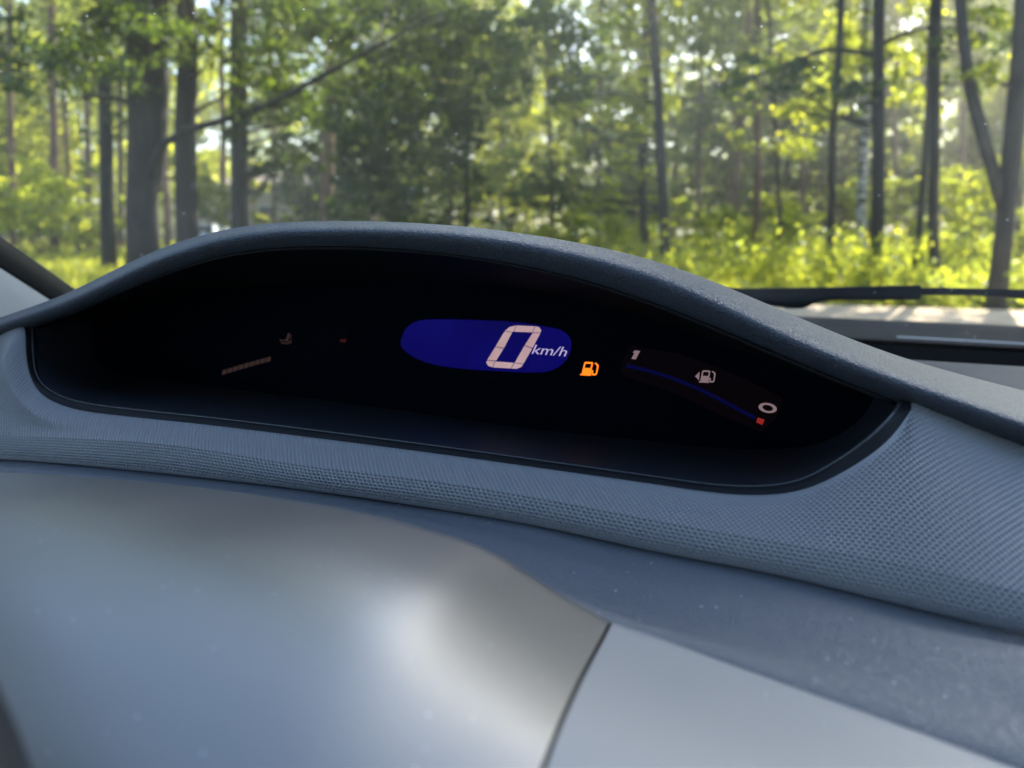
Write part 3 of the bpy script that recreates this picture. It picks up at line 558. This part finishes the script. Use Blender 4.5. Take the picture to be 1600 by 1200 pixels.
build_tree('pine_tree', 'straight reddish pine trunk in the hazy right part of the wood', 'tree', 1187, 22, 13, 1183, 18, M['pine_bark'], PIN, fill(1120, 1300, -260, 60, 20, 26, 14, 40, 64, 30) + fill(1130, 1290, 60, 160, 20, 24, 10, 22, 38, 31), 7.5, .7, 10)
build_tree('sapling_tree', 'thin bent sapling with bare grey stem among sunlit leaves', 'tree', 1228, 17, 8, 1205, 8, M['grey_bark'], BRI, fill(1150, 1290, 60, 240, 16, 20, 14, 20, 36, 32), 8, .5, 11)
build_tree('aspen_tree', 'straight slim dark trunk left of the white-marked birch', 'tree', 1303, 15, 13, 1310, 16, M['grey_bark'], BRI, fill(1220, 1400, -500, -20, 14, 18, 20, 55, 90, 33) + fill(1230, 1340, 60, 200, 14, 18, 9, 20, 38, 34), 8, .75, 12)
build_tree('birch_tree', 'birch with white bark crossed by dark marks', 'tree', 1360, 16, 15, 1352, 17, M['birch_bark'], BRI, fill(1290, 1450, -600, -20, 15, 18, 22, 60, 95, 35) + fill(1300, 1440, 30, 150, 15, 19, 8, 22, 40, 36), 8, .75, 13)
build_tree('aspen_tree', 'dark brown trunk touching the white birch on its right', 'tree', 1378, 14, 20, 1374, 16, M['oak_bark'], OAK, fill(1200, 1560, -700, -60, 13, 17, 26, 70, 110, 37) + fill(1120, 1380, 80, 170, 13, 15, 10, 20, 40, 38) + shade(34, 17, 22, 2.6, 1.0, 77), 9, 1.0, 14, forks=[((1376, 90, 14, 9), (1300, 78, 14, 7), (1220, 105, 13.8, 5), (1130, 130, 13.6, 3)), ((1376, 70, 14, 8), (1440, 45, 14, 6), (1520, 50, 14, 3))])
build_tree('aspen_tree', 'thin leaning stem between the dark brown trunk and a straight slim one', 'tree', 1437, 14.5, 11, 1462, 12, M['grey_bark'], BRI, fill(1390, 1500, -300, 20, 14, 17, 8, 40, 70, 39) + fill(1390, 1470, 50, 180, 15, 18, 7, 18, 34, 40), 8, .6, 15)
build_tree('aspen_tree', 'straight slim dark trunk left of the forked tree', 'tree', 1474, 13.5, 16, 1468, 15, M['oak_bark'], OAK, fill(1400, 1640, -600, -60, 12, 16, 22, 65, 100, 41) + fill(1480, 1580, 0, 140, 12, 15, 7, 22, 36, 42), 8.5, .75, 16)
build_tree('forked_tree', 'dark tree forking low into two spreading stems near the track', 'tree', 1572, 11, 28, 1590, 12, M['grey_bark'], BRI, fill(1500, 1760, -700, -80, 10, 14, 20, 70, 110, 43) + fill(1520, 1640, 0, 130, 10.5, 13, 8, 24, 40, 44), 9, .7, 17, forks=[((1572, 335, 11, 24), (1555, 280, 11, 19), (1535, 210, 11, 19), (1515, 130, 11, 17), (1500, 0, 11, 15), (1490, -200, 11, 10)), ((1574, 330, 11, 24), (1586, 230, 11, 21), (1597, 100, 11, 19), (1605, -50, 11, 15))])
# slim pines further in
far = [(78, 29, 14, 80, 'slim pine trunk above the sunny bushes, left of the slim dark trunk'), (133, 34, 10, 132, 'narrow far pine between two darker stems'), (183, 38, 10, 186, 'sun-reddened far pine beside the oak trunk'), (258, 40, 10, 256, 'sunlit far pine showing in the gap between the two thick dark trunks'),
       (16, 36, 11, 14, 'far pine stem at the left end of the wood'), (345, 42, 11, 344, 'far pine just left of the brown trunk'), (425, 46, 7, 424, 'very thin far stem in front of the pale building'), (1255, 32, 9, 1262, 'thin far pine between the sapling and the slim dark trunk'), (1405, 34, 9, 1402, 'thin far pine right of the dark brown trunk'), (1515, 30, 10, 1505, 'far pine seen through the fork of the dark tree'), (860, 34, 10, 858, 'far pine behind the dense young tree'), (935, 30, 9, 940, 'far pine behind the sunlit yellow-green tree'), (600, 38, 10, 602, 'far pine behind the oak bough'), (105, 42, 8, 103, 'faint far pine between the slim pine and a narrow one'), (1090, 36, 9, 1094, 'far pine left of the reddish leaning pine')]
for i, (x, f, w, xt, lb) in enumerate(far):
    build_tree('pine_tree', lb, 'tree', x, f, w, xt, 21, M['pine_bark'], PIN, fill(x - 60, x + 60, -160, 60, f - 2, f + 2, 8, 32, 55, 60 + i), 7, .55, 30 + i, 'slim pines deeper in the wood')
# backlit leafy trees standing behind them: a few shapes, copied
protos = []
for i in range(4):
    rg = np.random.default_rng(300 + i); V, Fc, n0 = [], [], 0
    for k in range(34):
        z = rg.uniform(1.5, 17); r = rg.uniform(.9, 1.7); a = rg.uniform(0, 6.28); R = (3.4 - 1.6 * abs(z - 8) / 9) * math.sqrt(rg.random())
        v, fc = leaves(blob_pts(np.array((R * math.cos(a), R * math.sin(a), z)), r, 260, rg), .28, rg); V.append(v); Fc.append(fc + n0); n0 += len(v)
    cme = np_mesh('crown', np.concatenate(V), np.concatenate(Fc), False); tme = tube_mesh('trunk', [(trunk_pts(np.array((0, 0, -.1)), np.array((.3, 0, 18)), rg, 10), np.linspace(.16, .03, 10), 8)])
    cme.materials.append((BRI, BRI, OAK, PIN)[i]); tme.materials.append((M['grey_bark'], M['birch_bark'], M['grey_bark'], M['pine_bark'])[i]); protos.append((tme, cme))
rg = np.random.default_rng(11)
spots = [(x + rg.uniform(-25, 25), f + rg.uniform(-4, 4)) for f, xs_ in ((40, [-260, -120, 20, 560, 680, 790, 1130, 1240, 1350, 1470, 1590, 1720]), (52, [-300, -180, -60, 60, 160, 270, 530, 620, 720, 830, 930, 1060, 1170, 1280, 1380, 1480, 1600, 1740]), (70, range(-400, 2000, 85))) for x in xs_]
for x, f in spots:
    if 380 < x < 500 and f < 66: continue
    b = W(x, 350, f); b[2] = 0; i = int(rg.integers(0, 4)); s_ = rg.uniform(.8, 1.25)
    o = thing('leafy_tree', ('far bright leafy tree on a grey stem at the back of the wood', 'far bright leafy tree on a pale birch stem at the back of the wood', 'far dull green leafy tree at the back of the wood', 'far olive pine at the back of the wood')[i], 'tree', tuple(b), 'leafy trees at the back of the wood'); o.rotation_euler.z = rg.uniform(0, 6.28); o.scale = (s_, s_, s_)
    for nm, me in zip(('trunk', 'crown'), protos[i]):
        c = bpy.data.objects.new(nm, me); C.objects.link(c); c.parent = o
# shrubs
v, f_ = join([leaves(blob_pts(np.array(W(x, 350, f)) * [1, 1, 0] + [0, 0, z], 3.4, 700 if z < 9 else 380, rg), .5, rg) for x, f, z in [(x + rg.uniform(-30, 30), rg.uniform(82, 98), z) for x in range(-500, 2120, 52) for z in (.8, 3.6, 7, 12.5, 17)]])
tag(link('distant_wood', np_mesh('distant_wood', v, f_, False), PIN), 'distant wood closing the view behind the trees', 'wood', kind='stuff')
def shrub(label, x, f, hgt, rpx, seed, mt, n=9, py=None):
    rg = np.random.default_rng(seed); b = W(x, 350, f); b[2] = 0; root = thing('shrub', label, 'shrub', tuple(b), 'shrubs at the foot of the trees'); V, Fc, n0 = [], [], 0; st = []
    R = rpx * f / FOC
    for k in range(n):
        c = b + np.array((rg.normal() * R * .45, rg.normal() * R * .45, 0)); c[2] = hgt * rg.uniform(.25, .95); r = max(.25, R * .38)
        v, fc = leaves(blob_pts(c, r, int(150 + 120 * r), rg), .085 * f / 14, rg); V.append(v); Fc.append(fc + n0); n0 += len(v); st.append((np.array([b, .5 * (b + c) + [0, 0, .1], c]), np.array([.015, .012, .005]), 5))
    link('stems', tube_mesh('stems', st), M['grey_bark'], root); link('foliage', np_mesh('foliage', np.concatenate(V), np.concatenate(Fc), False), mt, root)
BU = M['bush_leaf']
sl_ = [(20, 22, 3.0, 90, 'tall sunlit yellow-green shrub at the left edge of the grass'), (60, 27, 2.6, 80, 'sunlit shrub around the foot of the slim pine'), (120, 30, 2.2, 60, 'low sunlit shrub behind the slim dark trunk'), (330, 30, 3.2, 40, 'sunny shrub between the two dark trunks and the brown one'), (810, 17, 1.3, 44, 'small bright shrub peeping over the hood pad'), (690, 20, 1.4, 50, 'shaded shrub at the foot of the dense young tree'), (560, 22, 2.0, 50, 'shaded shrub right of the reddish pine'), (910, 22, 1.8, 60, 'pale green shrub behind the hood pad'), (1100, 19, 1.6, 60, 'hazy green shrub left of the leaning pine'), (1260, 19, 1.7, 60, 'sunlit shrub behind the slim dark trunk by the track'), (1420, 20, 2.6, 60, 'tall sunlit shrub behind the thin leaning stem'), (1520, 15, 2.6, 70, 'bright shrub left of the forked tree'), (1600, 16, 3.2, 70, 'bright shrub behind the forked tree'), (1340, 23, 2.4, 50, 'sunlit shrub behind the white birch'), (1180, 24, 2.0, 60, 'hazy shrub behind the two reddish pines'), (980, 26, 2.2, 60, 'green shrub behind the grey trunk'), (395, 48, 5.0, 26, 'hazy shrub hiding the left end of the pale house'), (478, 46, 5.2, 34, 'hazy shrub hiding the right end of the pale house')]
for i, (x, f, hg, rp, lb) in enumerate(sl_): shrub(lb, x, f, hg, rp, 500 + i, BU if i not in (5, 6) else OAK, 12 if hg > 2 else 8)  # the two shaded shrubs get darker leaves, shade put into their colour
# grass and weeds
def blades(n, x0, x1, f0, f1, h0, h1, w, seed, lean=.5):
    rg = np.random.default_rng(seed); f = 1 / rg.uniform(1 / f1, 1 / f0, n); x = rg.uniform(x0, x1, n); s_ = (x - 800) / FOC * f
    b = f[:, None] * FWD + s_[:, None] * RGT; b[:, 2] = .0; hh = rg.uniform(h0, h1, n); a = rg.uniform(0, 6.28, n); ww = w * (f / 14)
    sd = np.stack([np.cos(a), np.sin(a), 0 * a], 1) * ww[:, None]; ld = rg.normal(size=(n, 3)) * lean * hh[:, None] * [1, 1, 0]
    tip = b + ld; tip[:, 2] = hh; mdp = b + .3 * ld; mdp[:, 2] = .6 * hh
    v = np.stack([b - sd * .5, b + sd * .5, mdp + sd * .5, tip, mdp - sd * .5], 1).reshape(-1, 3)
    i = np.arange(n)[:, None] * 5; return v, np.concatenate([i + [0, 1, 2, 4], i + [4, 2, 3, 3]])
def blade_obj(name, parts, label, m):
    v, f = join(parts); q = f[: ]; me = bpy.data.meshes.new(name)
    tri = np.concatenate([f[:, [0, 1, 2]], f[:, [0, 2, 3]]]); tri = tri[(tri[:, 1] != tri[:, 2]) & (tri[:, 0] != tri[:, 2])]
    o = link(name, np_mesh(name, v, tri, False), m); tag(o, label, 'grass', kind='stuff')
blade_obj('grass', [blades(26000, -400, 700, 11, 60, .12, .38, .022, 1), blades(22000, 500, 2000, 11.5, 60, .15, .45, .022, 2)], 'sunlit grass covering the forest floor', M['grass'])
def weeds(n, x0, x1, f0, f1, h0, h1, seed):
    rg = np.random.default_rng(seed); nc = max(8, n // 16); cf = rg.uniform(f0, f1, nc); cx = rg.uniform(x0, x1, nc); ch = rg.uniform(.45, 1.25, nc); ci = rg.integers(0, nc, n)
    f = cf[ci]; x = cx[ci]; b = f[:, None] * FWD + ((x - 800) / FOC * f)[:, None] * RGT + rg.normal(size=(n, 3)) * [.38, .38, 0]; hh = rg.uniform(h0, h1, n) * ch[ci]
    P_ = []
    for k in range(14):
        c = b.copy(); c[:, 2] = hh * (k + 1) / 14; P_.append(c + rg.normal(size=(n, 3)) * .06)
    return leaves(np.concatenate(P_), .10, rg)
v, f_ = join([weeds(1500, 1000, 1900, 12.3, 19, .5, 1.15, 3), weeds(500, 1300, 1900, 11.2, 13, .25, .6, 4), weeds(500, 640, 1050, 15, 22, .5, 1.1, 5)])
tag(link('weeds', np_mesh('weeds', v, f_, False), BU), 'tall bright weeds along the far side of the track', 'weeds', kind='stuff')

# ------------------------------------------------------------------ far things between the trunks
hb = W(440, 345, 62); hb[2] = 0
M['wall_b'] = mat('beige_render', (.48, .40, .33), .9); noise_col(M['wall_b'], .6, [(.3, (.50, .41, .33)), (.7, (.62, .52, .43))]); M['roof_b'] = mat('brown_roof', (.28, .22, .19), .8); M['win'] = mat('dark_pane', (.06, .07, .09), .15); M['white'] = mat('white_paint', (.75, .76, .78), .3)
hs = thing('house', 'pale beige house far off between the brown trunk and the reddish pine', 'house', tuple(hb))
def hp(s_, d, z): return hb + RGT * s_ + FWD * d + UP * z
prism('wall', [hp(-7, 0, 0), hp(7, 0, 0), hp(7, 8, 0), hp(-7, 8, 0)], (0, 0, 4.2), M['wall_b'], hs)
prism('roof', [hp(-7.5, -.6, 4.2), hp(-7.5, 4, 5.2), hp(-7.5, 8.6, 4.2)], tuple(RGT * 15), M['roof_b'], hs)
for s_ in (-4.6, -1.2, 4.6):
    w_ = prism('window', [hp(s_ - .6, -.06, 1.3), hp(s_ + .6, -.06, 1.3), hp(s_ + .6, -.06, 2.6), hp(s_ - .6, -.06, 2.6)], tuple(FWD * .1), M['white'], hs)
    prism('pane', [hp(s_ - .5, -.09, 1.4), hp(s_ + .5, -.09, 1.4), hp(s_ + .5, -.09, 2.5), hp(s_ - .5, -.09, 2.5)], tuple(FWD * .06), M['win'], w_)
cb = W(308, 345, 40); cb[2] = -.22
pc = thing('parked_car', 'white parked car mostly hidden behind the trunk right of the oak', 'car', tuple(cb))
def cpnt(s_, d, z): return cb + RGT * s_ + FWD * d + UP * z
prism('body', [cpnt(0, d, z) - RGT * .87 for d, z in [(0, .35), (4.0, .35), (4.05, .75), (3.3, .98), (.1, 1.0), (-.05, .7)]], tuple(RGT * 1.74), M['white'], pc, .12)
cab = prism('cabin', [cpnt(-.80, .15, .95), cpnt(.80, .15, .95), cpnt(.62, .5, 1.36), cpnt(.35, .6, 1.44), cpnt(-.35, .6, 1.44), cpnt(-.62, .5, 1.36)], tuple(FWD * 2.1), M['white'], pc, .05)
prism('window', [cpnt(-.66, .12, 1.03), cpnt(.66, .12, 1.03), cpnt(.54, .42, 1.34), cpnt(-.54, .42, 1.34)], tuple(-FWD * .03), M['win'], pc)
for s_ in (-.7, .7):
    prism('tail_light', [cpnt(s_ - .1, -.06, .72), cpnt(s_ + .1, -.06, .72), cpnt(s_ + .1, -.04, .9), cpnt(s_ - .1, -.04, .9)], tuple(-FWD * .03), mat('tail_light_red', (.4, .02, .02), .3), pc)
    for d in (.7, 3.2):
        th = np.linspace(0, 2 * math.pi, 17); link('wheel', tube_mesh('wheel', [(np.array([cpnt(s_, d + .2 * math.cos(t), .32 + .2 * math.sin(t)) for t in th]), .11, 8)]), M['rubber'], pc)

# ------------------------------------------------------------------ the hazy summer air under the trees
hz = box('haze', (-420, -420, -1.2), (420, 420, 24), None); hz['kind'] = 'stuff'; hz['label'] = 'thin sunlit haze hanging in the wood'; hz['category'] = 'haze'
m = bpy.data.materials.new('haze'); m.use_nodes = True; m.node_tree.nodes.remove(bsdf(m)); pv = nd(m, 'ShaderNodeVolumePrincipled', Density=.0042, Anisotropy=.80, Color=(1.0, .95, .82, 1))
lk(m, pv.outputs[0], m.node_tree.nodes['Material Output'].inputs['Volume']); hz.data.materials.append(m)
